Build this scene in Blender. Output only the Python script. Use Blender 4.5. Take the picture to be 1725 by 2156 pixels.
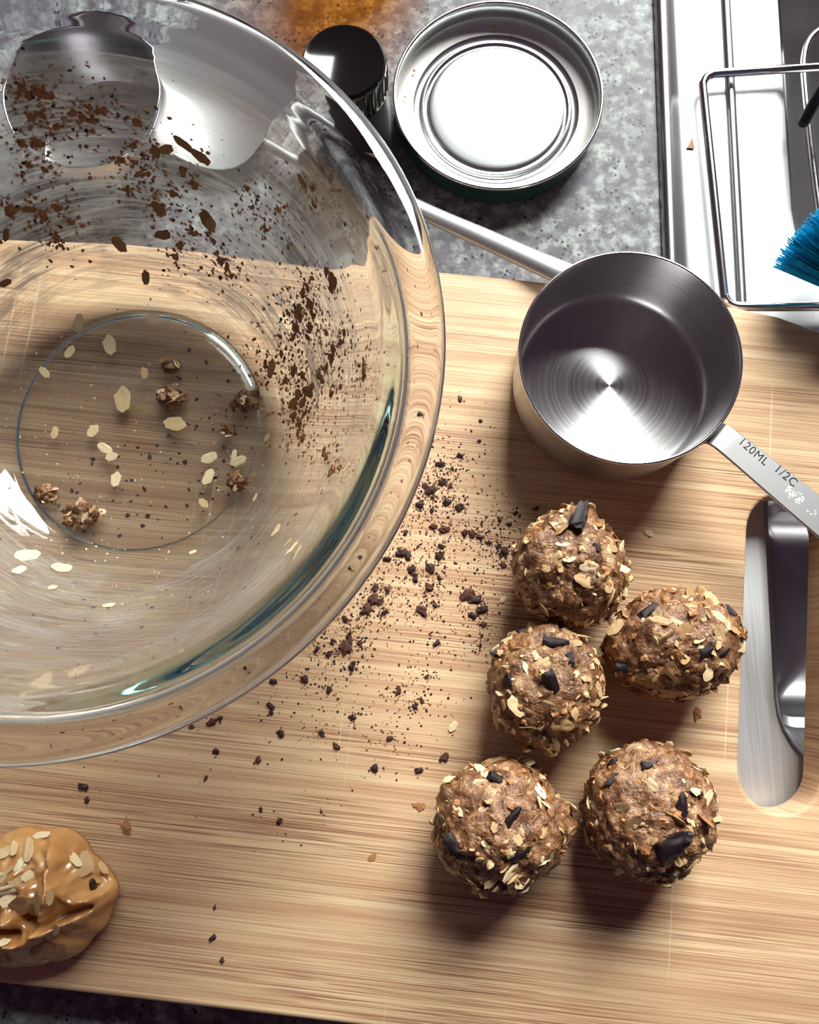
import bpy, bmesh, math, random
from mathutils import Vector, Matrix, noise
from mathutils.bvhtree import BVHTree

for o in list(bpy.data.objects):
    bpy.data.objects.remove(o)
SC = bpy.context.scene
COL = SC.collection
R = math.radians

# ------------------------------------------------------------------ camera
FPX, PITCH, ROLL = 1798.446, R(10.17576), R(1.2976)
BT = 0.020                      # top of the cutting board above the worktop
CAM = Vector((0, 0, 0.30493 + BT))
_fw = Vector((0, math.sin(PITCH), -math.cos(PITCH)))
_up = Vector((0, math.cos(PITCH), math.sin(PITCH)))
_rt = Vector((1, 0, 0))
_r2 = math.cos(ROLL) * _rt - math.sin(ROLL) * _up
_u2 = math.sin(ROLL) * _rt + math.cos(ROLL) * _up
cd = bpy.data.cameras.new('camera')
cam = bpy.data.objects.new('camera', cd)
COL.objects.link(cam)
cd.sensor_fit = 'HORIZONTAL'
cd.sensor_width = 36
cd.lens = FPX / 1725 * 36
cd.clip_start = 0.01
cd.clip_end = 20
cd.dof.use_dof = True
cd.dof.focus_distance = 0.285
cd.dof.aperture_fstop = 30
M = Matrix((_r2, _u2, -_fw)).transposed().to_4x4()
M.translation = CAM
cam.matrix_world = M
SC.camera = cam

# ------------------------------------------------------------------ world, window light, exposure
w = bpy.data.worlds.new('room_light')
SC.world = w
w.use_nodes = True
w.node_tree.nodes['Background'].inputs[0].default_value = (0.64, 0.36, 0.55, 1)
w.node_tree.nodes['Background'].inputs[1].default_value = 0.095
ld = bpy.data.lights.new('window_daylight', 'AREA')
ld.shape = 'RECTANGLE'
ld.size, ld.size_y = 1.2, 1.4
ld.energy = 178
ld.color = (0.97, 1.0, 0.955)
lo = bpy.data.objects.new('window_daylight', ld)
COL.objects.link(lo)
lo.location = (0.70, 1.60, 1.50)
lo.rotation_euler = (R(-90), 0, 0)
SC.view_settings.view_transform = 'Standard'
SC.view_settings.look = 'None'
SC.view_settings.exposure = 0.0
SC.view_settings.gamma = 1.0
SC.view_settings.use_curve_mapping = False
SC.cycles.max_bounces = 64
SC.cycles.transmission_bounces = 64
SC.cycles.glossy_bounces = 64
SC.cycles.transparent_max_bounces = 12
SC.cycles.sample_clamp_indirect = 40


def ray(px, py):
    a, b = px - 862.5, -(py - 1078)
    return (_r2 * (a / FPX) + _u2 * (b / FPX) + _fw).normalized()


def P(px, py, z):
    """point of the photograph on the level z"""
    d = ray(px, py)
    return CAM + d * ((z - CAM.z) / d.z)


# ------------------------------------------------------------------ helpers
def put(o, label=None, cat=None, group=None, kind=None):
    if label: o['label'] = label
    if cat: o['category'] = cat
    if group: o['group'] = group
    if kind: o['kind'] = kind
    return o


def link(name, me, parent=None, mat=None):
    if mat is not None and not me.materials:
        me.materials.append(mat)
    o = bpy.data.objects.new(name, me)
    COL.objects.link(o)
    if parent is not None:
        o.parent = parent
    return o


def empty(name, loc, rz=0):
    o = bpy.data.objects.new(name, None)
    o.empty_display_size = 0.01
    COL.objects.link(o)
    o.location = loc
    o.rotation_euler = (0, 0, rz)
    return o


def mesh(name, v, f, mat=None, smooth=True, sharp=None):
    me = bpy.data.meshes.new(name)
    me.from_pydata([tuple(p) for p in v], [], f)
    me.validate()
    bm = bmesh.new(); bm.from_mesh(me)
    bmesh.ops.recalc_face_normals(bm, faces=bm.faces)
    bm.to_mesh(me); bm.free()
    if smooth:
        me.polygons.foreach_set('use_smooth', [True] * len(me.polygons))
        if sharp:
            me.set_sharp_from_angle(angle=R(sharp))
    if mat is not None:
        me.materials.append(mat)
    return me


def lathe(prof, n=96, closed=False, uv=False):
    """prof: list of (r, z); r==0 ends are poles"""
    v, rings = [], []
    for r, z in prof:
        if r < 1e-7:
            rings.append([len(v)]); v.append((0, 0, z))
        else:
            rings.append(list(range(len(v), len(v) + n)))
            for i in range(n):
                a = 2 * math.pi * i / n
                v.append((r * math.cos(a), r * math.sin(a), z))
    f = []
    pairs = list(zip(rings, rings[1:]))
    if closed:
        pairs.append((rings[-1], rings[0]))
    for A, B in pairs:
        for i in range(n):
            j = (i + 1) % n
            if len(A) == 1 and len(B) == 1: continue
            if len(A) == 1: f.append((A[0], B[i], B[j]))
            elif len(B) == 1: f.append((A[i], A[j], B[0]))
            else: f.append((A[i], A[j], B[j], B[i]))
    return v, f


def spline(pts, k=6):
    """Catmull-Rom through the points"""
    pts = [Vector(p) for p in pts]
    out = []
    for i in range(len(pts) - 1):
        p0 = pts[max(i - 1, 0)]; p1 = pts[i]; p2 = pts[i + 1]; p3 = pts[min(i + 2, len(pts) - 1)]
        for s in range(k):
            t = s / k
            out.append(0.5 * ((2 * p1) + (p2 - p0) * t + (2 * p0 - 5 * p1 + 4 * p2 - p3) * t * t + (3 * p1 - p0 - 3 * p2 + p3) * t ** 3))
    out.append(pts[-1])
    return out


def tube(path, rad, n=14, flat=1.0, up=Vector((0, 0, 1))):
    """rad: number or list; flat squashes the section along up"""
    path = [Vector(p) for p in path]
    m = len(path)
    rr = rad if isinstance(rad, (list, tuple)) else [rad] * m
    v, f = [], []
    for i, p in enumerate(path):
        t = (path[min(i + 1, m - 1)] - path[max(i - 1, 0)]).normalized()
        s = t.cross(up)
        if s.length < 1e-4: s = t.cross(Vector((0, 1, 0)))
        s.normalize()
        q = s.cross(t)
        for k in range(n):
            a = 2 * math.pi * k / n
            v.append(p + s * (rr[i] * math.cos(a)) + q * (rr[i] * flat * math.sin(a)))
    for i in range(m - 1):
        for k in range(n):
            l = (k + 1) % n
            f.append((i * n + k, i * n + l, (i + 1) * n + l, (i + 1) * n + k))
    f.append(tuple(range(n))[::-1])
    f.append(tuple(range((m - 1) * n, m * n)))
    return v, f


def ico(sub, seed=0, amp=0.25, sc=(1, 1, 1), freq=1.3):
    bm = bmesh.new()
    bmesh.ops.create_icosphere(bm, subdivisions=sub, radius=1)
    off = Vector((seed * 7.13, seed * 3.7, seed * 1.9))
    v = []
    for p in bm.verts:
        c = p.co.normalized()
        k = 1 + amp * noise.noise(c * freq + off) + amp * .5 * noise.noise(c * freq * 2.3 + off)
        v.append(Vector((c.x * sc[0] * k, c.y * sc[1] * k, c.z * sc[2] * k)))
    bm.verts.ensure_lookup_table()
    f = [tuple(q.index for q in t.verts) for t in bm.faces]
    bm.free()
    return v, f


# ------------------------------------------------------------------ materials
class NT:
    def __init__(s, name):
        s.m = bpy.data.materials.new(name)
        s.m.use_nodes = True
        s.t = s.m.node_tree
        s.t.nodes.clear()
        s.out = s.n('ShaderNodeOutputMaterial')

    def n(s, kind, **kw):
        k = s.t.nodes.new(kind)
        for a, b in kw.items():
            setattr(k, a, b)
        return k

    def l(s, a, b):
        s.t.links.new(a, b)

    def val(s, node, **kw):
        for a, b in kw.items():
            node.inputs[a.replace('_', ' ')].default_value = b
        return node

    def coord(s, scale=(1, 1, 1), kind='Object', rot=(0, 0, 0), loc=(0, 0, 0)):
        c = s.n('ShaderNodeTexCoord')
        m = s.n('ShaderNodeMapping')
        m.inputs['Scale'].default_value = scale
        m.inputs['Rotation'].default_value = rot
        m.inputs['Location'].default_value = loc
        s.l(c.outputs[kind], m.inputs['Vector'])
        return m.outputs[0]

    def noise(s, vec, scale=1, detail=3, rough=.55, dist=0):
        k = s.n('ShaderNodeTexNoise')
        s.val(k, Scale=scale, Detail=detail, Roughness=rough, Distortion=dist)
        s.l(vec, k.inputs['Vector'])
        return k.outputs['Fac']

    def voro(s, vec, scale=1, out='Distance', feature='F1'):
        k = s.n('ShaderNodeTexVoronoi', feature=feature)
        s.val(k, Scale=scale)
        s.l(vec, k.inputs['Vector'])
        return k.outputs[out]

    def ramp(s, fac, stops, interp='LINEAR'):
        k = s.n('ShaderNodeValToRGB')
        e = k.color_ramp.elements
        k.color_ramp.interpolation = interp
        while len(e) < len(stops): e.new(.5)
        for q, (p, c) in zip(e, stops):
            q.position = p
            q.color = (c, c, c, 1) if isinstance(c, (int, float)) else (*c, 1)
        s.l(fac, k.inputs[0])
        return k.outputs[0]

    def mix(s, fac, a, b, mode='MIX'):
        k = s.n('ShaderNodeMix', data_type='RGBA', blend_type=mode)
        for x, i in ((fac, 0), (a, 6), (b, 7)):
            if isinstance(x, (int, float)): k.inputs[i].default_value = x
            elif isinstance(x, tuple): k.inputs[i].default_value = (*x, 1)
            else: s.l(x, k.inputs[i])
        return k.outputs[2]

    def math(s, op, a, b=0):
        k = s.n('ShaderNodeMath', operation=op)
        for x, i in ((a, 0), (b, 1)):
            if isinstance(x, (int, float)): k.inputs[i].default_value = x
            else: s.l(x, k.inputs[i])
        return k.outputs[0]

    def bsdf(s, col, rough=.5, metal=0, spec=.5, bump=None, bstr=.3, bdist=.001, **kw):
        b = s.n('ShaderNodeBsdfPrincipled')
        for x, nme in ((col, 'Base Color'), (rough, 'Roughness'), (metal, 'Metallic'), (spec, 'Specular IOR Level')):
            if isinstance(x, (int, float)): b.inputs[nme].default_value = x
            elif isinstance(x, tuple): b.inputs[nme].default_value = (*x, 1)
            else: s.l(x, b.inputs[nme])
        for a, x in kw.items():
            b.inputs[a.replace('_', ' ')].default_value = x
        if bump is not None:
            k = s.n('ShaderNodeBump')
            s.val(k, Strength=bstr, Distance=bdist)
            s.l(bump, k.inputs['Height'])
            s.l(k.outputs[0], b.inputs['Normal'])
        return b

    def done(s, sh):
        s.l(sh.outputs[0] if hasattr(sh, 'outputs') else sh, s.out.inputs[0])
        return s.m


def m_bamboo():
    t = NT('bamboo')
    fine = t.noise(t.coord((16, 1900, 16)), 1, 3, .6)
    dash = t.noise(t.coord((11, 1700, 11), loc=(3, 7, 0)), 1, 2, .5)
    dash2 = t.noise(t.coord((26, 2800, 26), loc=(9, 2, 0)), 1, 1, .5)
    band = t.noise(t.coord((3.5, 170, 3.5)), 1, 3, .6)
    zone = t.noise(t.coord((8, 42, 8), loc=(1, 2, 0)), 1, 2, .5)
    base = t.ramp(band, [(.3, (.53, .32, .185)), (.48, (.64, .42, .245)), (.7, (.79, .585, .36))])
    c = t.mix(t.ramp(fine, [(.38, .62), (.53, 0.)]), base, (.42, .225, .125))
    zr = t.ramp(zone, [(.40, .06), (.64, .75)])
    dk = t.math('MULTIPLY', t.ramp(dash, [(.575, 0.), (.64, 1.)]), zr)
    c = t.mix(dk, c, (.25, .098, .05))
    dk2 = t.math('MULTIPLY', t.ramp(dash2, [(.555, 0.), (.63, .85)]), t.ramp(zone, [(.42, 0.), (.62, 1.)]))
    c = t.mix(dk2, c, (.24, .10, .055))
    # knife scratches: a few thin pale lines across the grain
    sc = t.noise(t.coord((520, 4, 1), rot=(0, 0, R(14))), 1, 1, .4)
    msk = t.noise(t.coord((16, 16, 1)), 1, 1)
    sf = t.math('MULTIPLY', t.ramp(sc, [(.70, 0.), (.725, .42)]), t.ramp(msk, [(.5, 0.), (.62, 1.)]))
    c = t.mix(sf, c, (.82, .68, .48))
    return t.done(t.bsdf(c, .5, spec=.25, bump=fine, bstr=.2, bdist=.0003))


def m_granite():
    t = NT('granite')
    o = t.coord()
    big = t.noise(o, 26, 3, .6)
    med = t.noise(o, 150, 4, .7)
    cry = t.voro(o, 330, 'Color')
    g = t.n('ShaderNodeSeparateColor'); t.l(cry, g.inputs[0])
    base = t.ramp(med, [(.34, (.075, .062, .08)), (.45, (.12, .115, .13)), (.56, (.215, .227, .227)), (.68, (.40, .435, .41))])
    base = t.mix(t.math('MULTIPLY', t.ramp(g.outputs[0], [(.55, 0.), (.95, .6)]), t.ramp(med, [(.42, 0.), (.5, 1.)])), base, (.40, .435, .41))
    base = t.mix(t.math('MULTIPLY', t.ramp(g.outputs[1], [(.6, 0.), (.95, .6)]), t.ramp(med, [(.5, 1.), (.6, 0.)])), base, (.08, .07, .09))
    base = t.mix(t.ramp(big, [(.40, .62), (.6, 0.)]), base, (.11, .10, .12))
    sp = t.voro(o, 420)
    keep = t.ramp(t.noise(o, 85, 2), [(.5, 0.), (.57, 1.)])
    spk = t.math('MULTIPLY', t.ramp(sp, [(.2, 1.), (.36, 0.)]), keep)
    base = t.mix(spk, base, (.02, .016, .025))
    return t.done(t.bsdf(base, .42, spec=.22))


def m_steel(name, col=(.62, .61, .62), rough=.25, brush=None, aniso=0., radial=False, rot=0.):
    t = NT(name)
    b = t.bsdf(col, rough, metal=1.)
    if brush:
        k = t.noise(t.coord(brush), 1, 3, .6)
        t.l(t.ramp(k, [(.3, max(rough - .04, .05)), (.7, rough + .05)]), b.inputs['Roughness'])
        q = t.n('ShaderNodeBump'); t.val(q, Strength=.02, Distance=.0001)
        t.l(k, q.inputs['Height']); t.l(q.outputs[0], b.inputs['Normal'])
    if aniso:
        b.inputs['Anisotropic'].default_value = aniso
        b.inputs['Anisotropic Rotation'].default_value = rot
        if radial:
            g = t.n('ShaderNodeTangent', direction_type='RADIAL', axis='Z')
            t.l(g.outputs[0], b.inputs['Tangent'])
    return t.done(b)


def m_cup():
    """spun steel: fine concentric scratches"""
    t = NT('spun_steel')
    c = t.n('ShaderNodeTexCoord')
    s = t.n('ShaderNodeSeparateXYZ'); t.l(c.outputs['Object'], s.inputs[0])
    r = t.math('SQRT', t.math('ADD', t.math('MULTIPLY', s.outputs[0], s.outputs[0]), t.math('MULTIPLY', s.outputs[1], s.outputs[1])))
    cb = t.n('ShaderNodeCombineXYZ'); t.l(t.math('MULTIPLY', r, 1500), cb.inputs[0]); t.l(t.math('MULTIPLY', s.outputs[2], 1500), cb.inputs[1])
    k = t.noise(cb.outputs[0], 1, 3, .7)
    sm = t.noise(t.coord((60, 60, 60)), 1, 4, .6)
    rg = t.math('ADD', t.ramp(k, [(.3, .22), (.7, .34)]), t.math('MULTIPLY', sm, .08))
    b = t.bsdf((.56, .545, .55), rg, metal=1.)
    b.inputs['Anisotropic'].default_value = .88
    b.inputs['Anisotropic Rotation'].default_value = .25
    g = t.n('ShaderNodeTangent', direction_type='RADIAL', axis='Z')
    t.l(g.outputs[0], b.inputs['Tangent'])
    q = t.n('ShaderNodeBump'); t.val(q, Strength=.05, Distance=.0001)
    t.l(k, q.inputs['Height']); t.l(q.outputs[0], b.inputs['Normal'])
    return t.done(b)


def m_plain(name, col, rough=.5, spec=.5, var=0., vs=200, bump=0., bs=400, bd=.0005, metal=0., **kw):
    t = NT(name)
    c = col
    if var:
        n = t.noise(t.coord(), vs, 3)
        c = t.mix(t.ramp(n, [(.35, 0.), (.65, 1.)]), tuple(x * (1 - var) for x in col), tuple(min(x * (1 + var), 1) for x in col))
    bn = t.noise(t.coord(), bs, 3) if bump else None
    return t.done(t.bsdf(c, rough, metal, spec, bn, bump or .1, bd, **kw))


def m_glass():
    t = NT('bowl_glass')
    g = t.n('ShaderNodeBsdfGlass'); t.val(g, Color=(1, 1, 1, 1), Roughness=0.0, IOR=1.48)
    v = t.n('ShaderNodeVolumeAbsorption'); t.val(v, Color=(.40, .78, .80, 1), Density=7)
    t.l(v.outputs[0], t.out.inputs['Volume'])
    return t.done(g)


def m_film():
    """greasy wiped smears on the inside of the bowl"""
    t = NT('greasy_smear')
    a = t.noise(t.coord((34, 560, 1), 'UV', rot=(0, 0, R(12))), 1, 4, .7, .9)
    b2 = t.noise(t.coord((30, 60, 1), 'UV'), 1, 4, .65, 1.4)
    patch = t.noise(t.coord((10, 15, 1), 'UV', loc=(.3, .1, 0)), 1, 2, .5)
    uv = t.n('ShaderNodeTexCoord'); sx = t.n('ShaderNodeSeparateXYZ'); t.l(uv.outputs['UV'], sx.inputs[0])
    side = t.ramp(t.math('MULTIPLY', sx.outputs[1], 8.0), [(.30, .22), (.44, 1.), (.80, .9), (.93, .35)])   # the batter was wiped over the side, less over the bottom
    f = t.math('ADD', t.math('MULTIPLY', t.ramp(a, [(.40, 0.), (.66, .62)]), t.ramp(patch, [(.34, .25), (.60, 1.)])),
               t.math('MULTIPLY', t.ramp(b2, [(.46, 0.), (.72, .42)]), t.ramp(patch, [(.3, .3), (.6, 1.)])))
    arc = t.ramp(t.math('MULTIPLY', sx.outputs[0], 2.2736), [(0, 1.), (.36, 1.), (.47, .42), (.90, .42), (1., 1.)])   # smear made denser on the far right to paint in the bright haze there
    f = t.math('MULTIPLY', t.math('MULTIPLY', t.math('ADD', t.math('MULTIPLY', f, 1.75), .13), side), arc)
    tr = t.n('ShaderNodeBsdfTransparent')
    tone = t.noise(t.coord((14, 55, 1), 'UV', loc=(.7, .4, 0)), 1, 3, .6, .6)
    fc = t.mix(t.ramp(tone, [(.55, 0.), (.72, .85)]), (.80, .75, .69), (.46, .24, .10))
    pr = t.bsdf(fc, .35, spec=.8, bump=a, bstr=.6, bdist=.0015)
    tl = t.n('ShaderNodeBsdfTranslucent'); t.val(tl, Color=(.90, .86, .80, 1))
    gl = t.n('ShaderNodeBsdfGlossy'); t.val(gl, Color=(.9, .88, .84, 1), Roughness=.48)
    t.l(pr.inputs['Normal'].links[0].from_socket, gl.inputs['Normal'])
    mg = t.n('ShaderNodeMixShader'); mg.inputs[0].default_value = .22
    t.l(pr.outputs[0], mg.inputs[1]); t.l(gl.outputs[0], mg.inputs[2])
    m0 = t.n('ShaderNodeMixShader'); m0.inputs[0].default_value = .6
    t.l(mg.outputs[0], m0.inputs[1]); t.l(tl.outputs[0], m0.inputs[2])
    mx = t.n('ShaderNodeMixShader')
    t.l(f, mx.inputs[0]); t.l(tr.outputs[0], mx.inputs[1]); t.l(m0.outputs[0], mx.inputs[2])
    return t.done(mx)


def m_dough():
    t = NT('oat_dough')
    o = t.coord()
    a = t.noise(o, 260, 4, .7)
    b2 = t.noise(o, 700, 3, .6)
    c = t.ramp(a, [(.32, (.055, .020, .010)), (.46, (.17, .07, .030)), (.58, (.32, .16, .075)), (.72, (.58, .38, .21))])
    return t.done(t.bsdf(c, .36, spec=.5, bump=b2, bstr=.7, bdist=.0012))


def m_oat(name='oat', col=(.68, .47, .25), dark=(.44, .26, .12)):
    t = NT(name)
    oi = t.n('ShaderNodeObjectInfo')
    c0 = t.mix(oi.outputs['Random'], dark, col)
    n = t.noise(t.coord((120, 500, 300)), 1, 3)
    c1 = t.mix(t.ramp(n, [(.35, .45), (.6, 0.)]), c0, dark)
    return t.done(t.bsdf(c1, .55, spec=.35, bump=n, bstr=.25, bdist=.0004))


def m_bristle():
    t = NT('blue_bristle')
    n = t.noise(t.coord(), 300, 2)
    c = t.ramp(n, [(.35, (.01, .48, .72)), (.65, (.03, .72, .94))])
    b = t.bsdf(c, .35, spec=.4)
    tl = t.n('ShaderNodeBsdfTranslucent'); t.l(c, tl.inputs[0])
    m = t.n('ShaderNodeMixShader'); m.inputs[0].default_value = .6
    t.l(b.outputs[0], m.inputs[1]); t.l(tl.outputs[0], m.inputs[2])
    return t.done(m)


def m_butter():
    t = NT('peanut_butter')
    a = t.noise(t.coord(), 90, 3, .6)
    c = t.ramp(a, [(.3, (.42, .18, .055)), (.6, (.58, .30, .11)), (.8, (.66, .38, .16))])
    b = t.bsdf(c, .21, spec=.6, bump=t.noise(t.coord(), 260, 3), bstr=.18, bdist=.001)
    b.inputs['Subsurface Weight'].default_value = .15
    b.inputs['Subsurface Radius'].default_value = (.004, .002, .001)
    b.inputs['Subsurface Scale'].default_value = 1
    return t.done(b)


MT = dict(
    bamboo=m_bamboo(), granite=m_granite(), glass=m_glass(), film=m_film(), dough=m_dough(), butter=m_butter(),
    cup=m_cup(),
    steel=m_steel('brushed_steel', rough=.27, brush=(900, 40, 40)), satin=m_steel('satin_steel', (.55, .55, .55), .42),
    sink=m_steel('sink_steel', (.63, .635, .64), .54, brush=(900, 25, 25)),
    basin=m_steel('darkened_steel', (.42, .405, .42), .28),  # steel colour darkened to stand in for reflections of the dark room
    wire=m_steel('wire_steel', (.66, .655, .65), .16),
    rim=m_steel('polished_steel', (.72, .72, .71), .14),
    lidmetal=m_steel('lid_metal', (.60, .62, .62), .24),
    liner=m_plain('cream_liner', (.58, .56, .52), .3, .5, .06, 120),
    green=m_plain('green_enamel', (.012, .045, .035), .35, .4),
    black=m_plain('black_plastic', (.006, .005, .006), .10, .5), matte=m_plain('matt_black', (.008, .006, .008), .55, .3),
    darkrod=m_plain('dark_plastic', (.012, .009, .014), .35, .4),
    oat=m_oat(), oatpale=m_oat('pale_oat', (.88, .72, .46), (.68, .48, .25)),
    oatwet=m_oat('soaked_oat', (.55, .31, .14), (.30, .14, .05)),
    choc=m_plain('dark_chocolate', (.018, .009, .011), .33, .5, .35, 500, .35, 900, .0004),
    crumb=m_plain('chocolate_crumb', (.042, .016, .014), .6, .3, .4, 600),
    cocoa=m_plain('cocoa_crumb', (.085, .032, .024), .65, .25, .4, 600),
    brown=m_plain('dough_crumb', (.40, .175, .062), .5, .4, .4, 600, .4, 900),
    bristle=m_bristle(),
    brushhead=m_plain('grey_blue_plastic', (.30, .36, .42), .3, .5),
    ink=m_plain('engraved_ink', (.02, .017, .02), .5, .3),
    amber=None, tag=m_plain('tan_paper', (.42, .27, .17), .7, .2, .1),
    residue=m_plain('dried_flour', (.72, .70, .66), .6, .3, .1),
)
_t = NT('amber_glass')
_a = _t.n('ShaderNodeBsdfTransparent'); _a.inputs[0].default_value = (1, .60, .20, 1)
_b = _t.bsdf((.35, .12, .02), .15, spec=.5)
_m = _t.n('ShaderNodeMixShader'); _m.inputs[0].default_value = .08
_t.l(_a.outputs[0], _m.inputs[1]); _t.l(_b.outputs[0], _m.inputs[2])
MT['amber'] = _t.done(_m)

random.seed(11)

# ================================================================== worktop and sink
SINK_O = Vector((0.1051, 0.1639, 0)); SINK_A = R(-2.4)
SR = Matrix.Rotation(SINK_A, 3, 'Z')


def sk(x, y, z=0):
    return SINK_O + SR @ Vector((x, y, z))


def build_counter():
    # outer rectangle around the sink opening, four quads and the cut edges
    oy0, oy1, ox0, ox1 = -.75, .85, -.9, 1.1
    hi = [sk(0, -.52), sk(.62, -.52), sk(.62, .36), sk(0, .36)]
    ou = [Vector((ox0, oy0, 0)), Vector((ox1, oy0, 0)), Vector((ox1, oy1, 0)), Vector((ox0, oy1, 0))]
    v = [*ou, *hi, *[p - Vector((0, 0, .035)) for p in ou], *[p - Vector((0, 0, .035)) for p in hi]]
    f = []
    for i in range(4):
        j = (i + 1) % 4
        f.append((i, j, 4 + j, 4 + i)); f.append((8 + i, 8 + j, 12 + j, 12 + i))
        f.append((i, j, 8 + j, 8 + i)); f.append((4 + i, 4 + j, 12 + j, 12 + i))
    o = link('worktop', mesh('worktop', v, f, MT['granite'], False))
    put(o, 'grey speckled granite worktop with dark flecks under the board and jar lid', kind='structure')
    return o


build_counter()


def rrect(x0, x1, y0, y1, r, n=8):
    pts = []
    for cx, cy, a0 in ((x1 - r, y1 - r, 0), (x0 + r, y1 - r, 90), (x0 + r, y0 + r, 180), (x1 - r, y0 + r, 270)):
        for k in range(n + 1):
            a = R(a0 + 90 * k / n)
            pts.append((cx + r * math.cos(a), cy + r * math.sin(a)))
    return pts


def cell_with_basin(v, f, X0, X1, Y0, Y1, hole, depth, fil=.007, z=.0012, slope=.06):
    """flat plate with a rounded opening and a pressed basin hanging below it"""
    n = 8
    x0, x1, y0, y1, r = hole
    N = 4 * (n + 1)
    outer = []
    q = rrect(x0, x1, y0, y1, r, n)
    cx, cy = (x0 + x1) / 2, (y0 + y1) / 2
    for i, (px, py) in enumerate(q):
        c = i // (n + 1); k = i % (n + 1)
        tX = X1 if c in (0, 3) else X0; tY = Y1 if c in (0, 1) else Y0
        mid = n // 2
        first_x = c in (0, 2)          # corner starts on a vertical side
        if first_x: ox, oy = (tX, py) if k < mid else ((px, tY) if k > mid else (tX, tY))
        else: ox, oy = (px, tY) if k < mid else ((tX, py) if k > mid else (tX, tY))
        outer.append((ox, oy, z))
    loops = [outer]

    def ins(d, zz):
        rr = max(r - d, .004)
        return [(a, b, zz) for a, b in rrect(x0 + d, x1 - d, y0 + d, y1 - d, rr, n)]
    for k in range(7):
        a = R(90 * k / 6)
        loops.append(ins(fil * math.sin(a), z - fil * (1 - math.cos(a))))
    loops.append(ins(fil + slope * .35, z - depth * .35))
    loops.append(ins(fil + slope * .7, z - depth * .7))
    R2 = .02
    for k in range(6):
        a = R(90 * k / 5)
        loops.append(ins(fil + slope * .9 + R2 * (1 - math.cos(a)), z - depth + R2 - R2 * math.sin(a)))
    loops.append(ins(fil + slope * .9 + .03, z - depth - .002))
    b0 = len(v)
    for L in loops:
        v.extend(sk(*p) for p in L)
    for a in range(len(loops) - 1):
        for i in range(N):
            j = (i + 1) % N
            f.append((b0 + a * N + i, b0 + a * N + j, b0 + (a + 1) * N + j, b0 + (a + 1) * N + i))
    f.append(tuple(b0 + (len(loops) - 1) * N + i for i in range(N)))
    return N


def build_sink():
    root = empty('kitchen_sink', sk(0, 0, 0))
    inv = SINK_O
    put(root, 'brushed stainless steel kitchen sink with raised rim beside the granite worktop', 'sink')
    # rolled edge: extruded section along the left side
    sec = [(.0002, -.004), (.0002, .0002), (.0006, .0022), (.0016, .0036), (.0030, .0042), (.0044, .0039), (.0062, .0030), (.0084, .0018), (.0104, .0012), (.0150, .0012)]
    v, f = [], []
    ys = [-.52, -.3, -.1, .1, .36]
    for y in ys:
        v.extend(sk(x, y, z) for x, z in sec)
    m = len(sec)
    for a in range(len(ys) - 1):
        for i in range(m - 1):
            f.append((a * m + i, a * m + i + 1, (a + 1) * m + i + 1, (a + 1) * m + i))
    o = link('rolled_rim', mesh('rolled_rim', [p - inv for p in v], f, MT['basin'], True), root)
    v, f = [], []
    N = cell_with_basin(v, f, .0150, .60, -.052, .36, (.0505, .58, -.030, .33, .05), .14, slope=.10)
    v = [p - inv for p in v]
    link('rim_plate', mesh('rim_plate', v[:N * 4], f[:N * 3], MT['sink'], True, 40), root)
    link('main_basin', mesh('main_basin', v[N * 3:], [tuple(q - N * 3 for q in t) for t in f[N * 3:]], MT['basin'], True, 40), root)
    v, f = [], []
    N = cell_with_basin(v, f, .0150, .60, -.52, -.052, (.0325, .20, -.212, -.072, .034), .075, slope=.02)
    v = [p - inv for p in v]
    link('rim_plate', mesh('rim_plate', v[:N * 4], f[:N * 3], MT['sink'], True, 40), root)
    link('side_basin', mesh('side_basin', v[N * 3:], [tuple(q - N * 3 for q in t) for t in f[N * 3:]], MT['basin'], True, 40), root)
    # pressed bead along the main basin
    v, f = [], []
    n = 9
    for y in (-.052, .1, .36):
        for k in range(n):
            a = math.pi * k / (n - 1)
            v.append(sk(.0312 - .0022 * math.cos(a), y, .0011 + .0020 * math.sin(a)))
    for a in range(2):
        for k in range(n - 1):
            f.append((a * n + k, a * n + k + 1, (a + 1) * n + k + 1, (a + 1) * n + k))
    link('pressed_bead', mesh('pressed_bead', [p - inv for p in v], f, MT['basin'], True), root)
    return root


build_sink()
tg = [P(1446, 312, .0016), P(1462, 314, .0016), P(1458, 290, .0016)]
o = link('paper_scrap', mesh('paper_scrap', tg + [p + Vector((0, 0, .0004)) for p in tg], [(0, 1, 2), (3, 4, 5), (0, 1, 4, 3), (1, 2, 5, 4), (2, 0, 3, 5)], MT['tag'], False))
put(o, 'tiny tan paper scrap on the sink rim left of the wire rack', 'paper')

# ================================================================== cutting board
BU = Vector((.9917, -.1288, 0)).normalized(); BV = Vector((.1288, .9917, 0)).normalized()
BROT = math.atan2(BU.y, BU.x)


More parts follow.
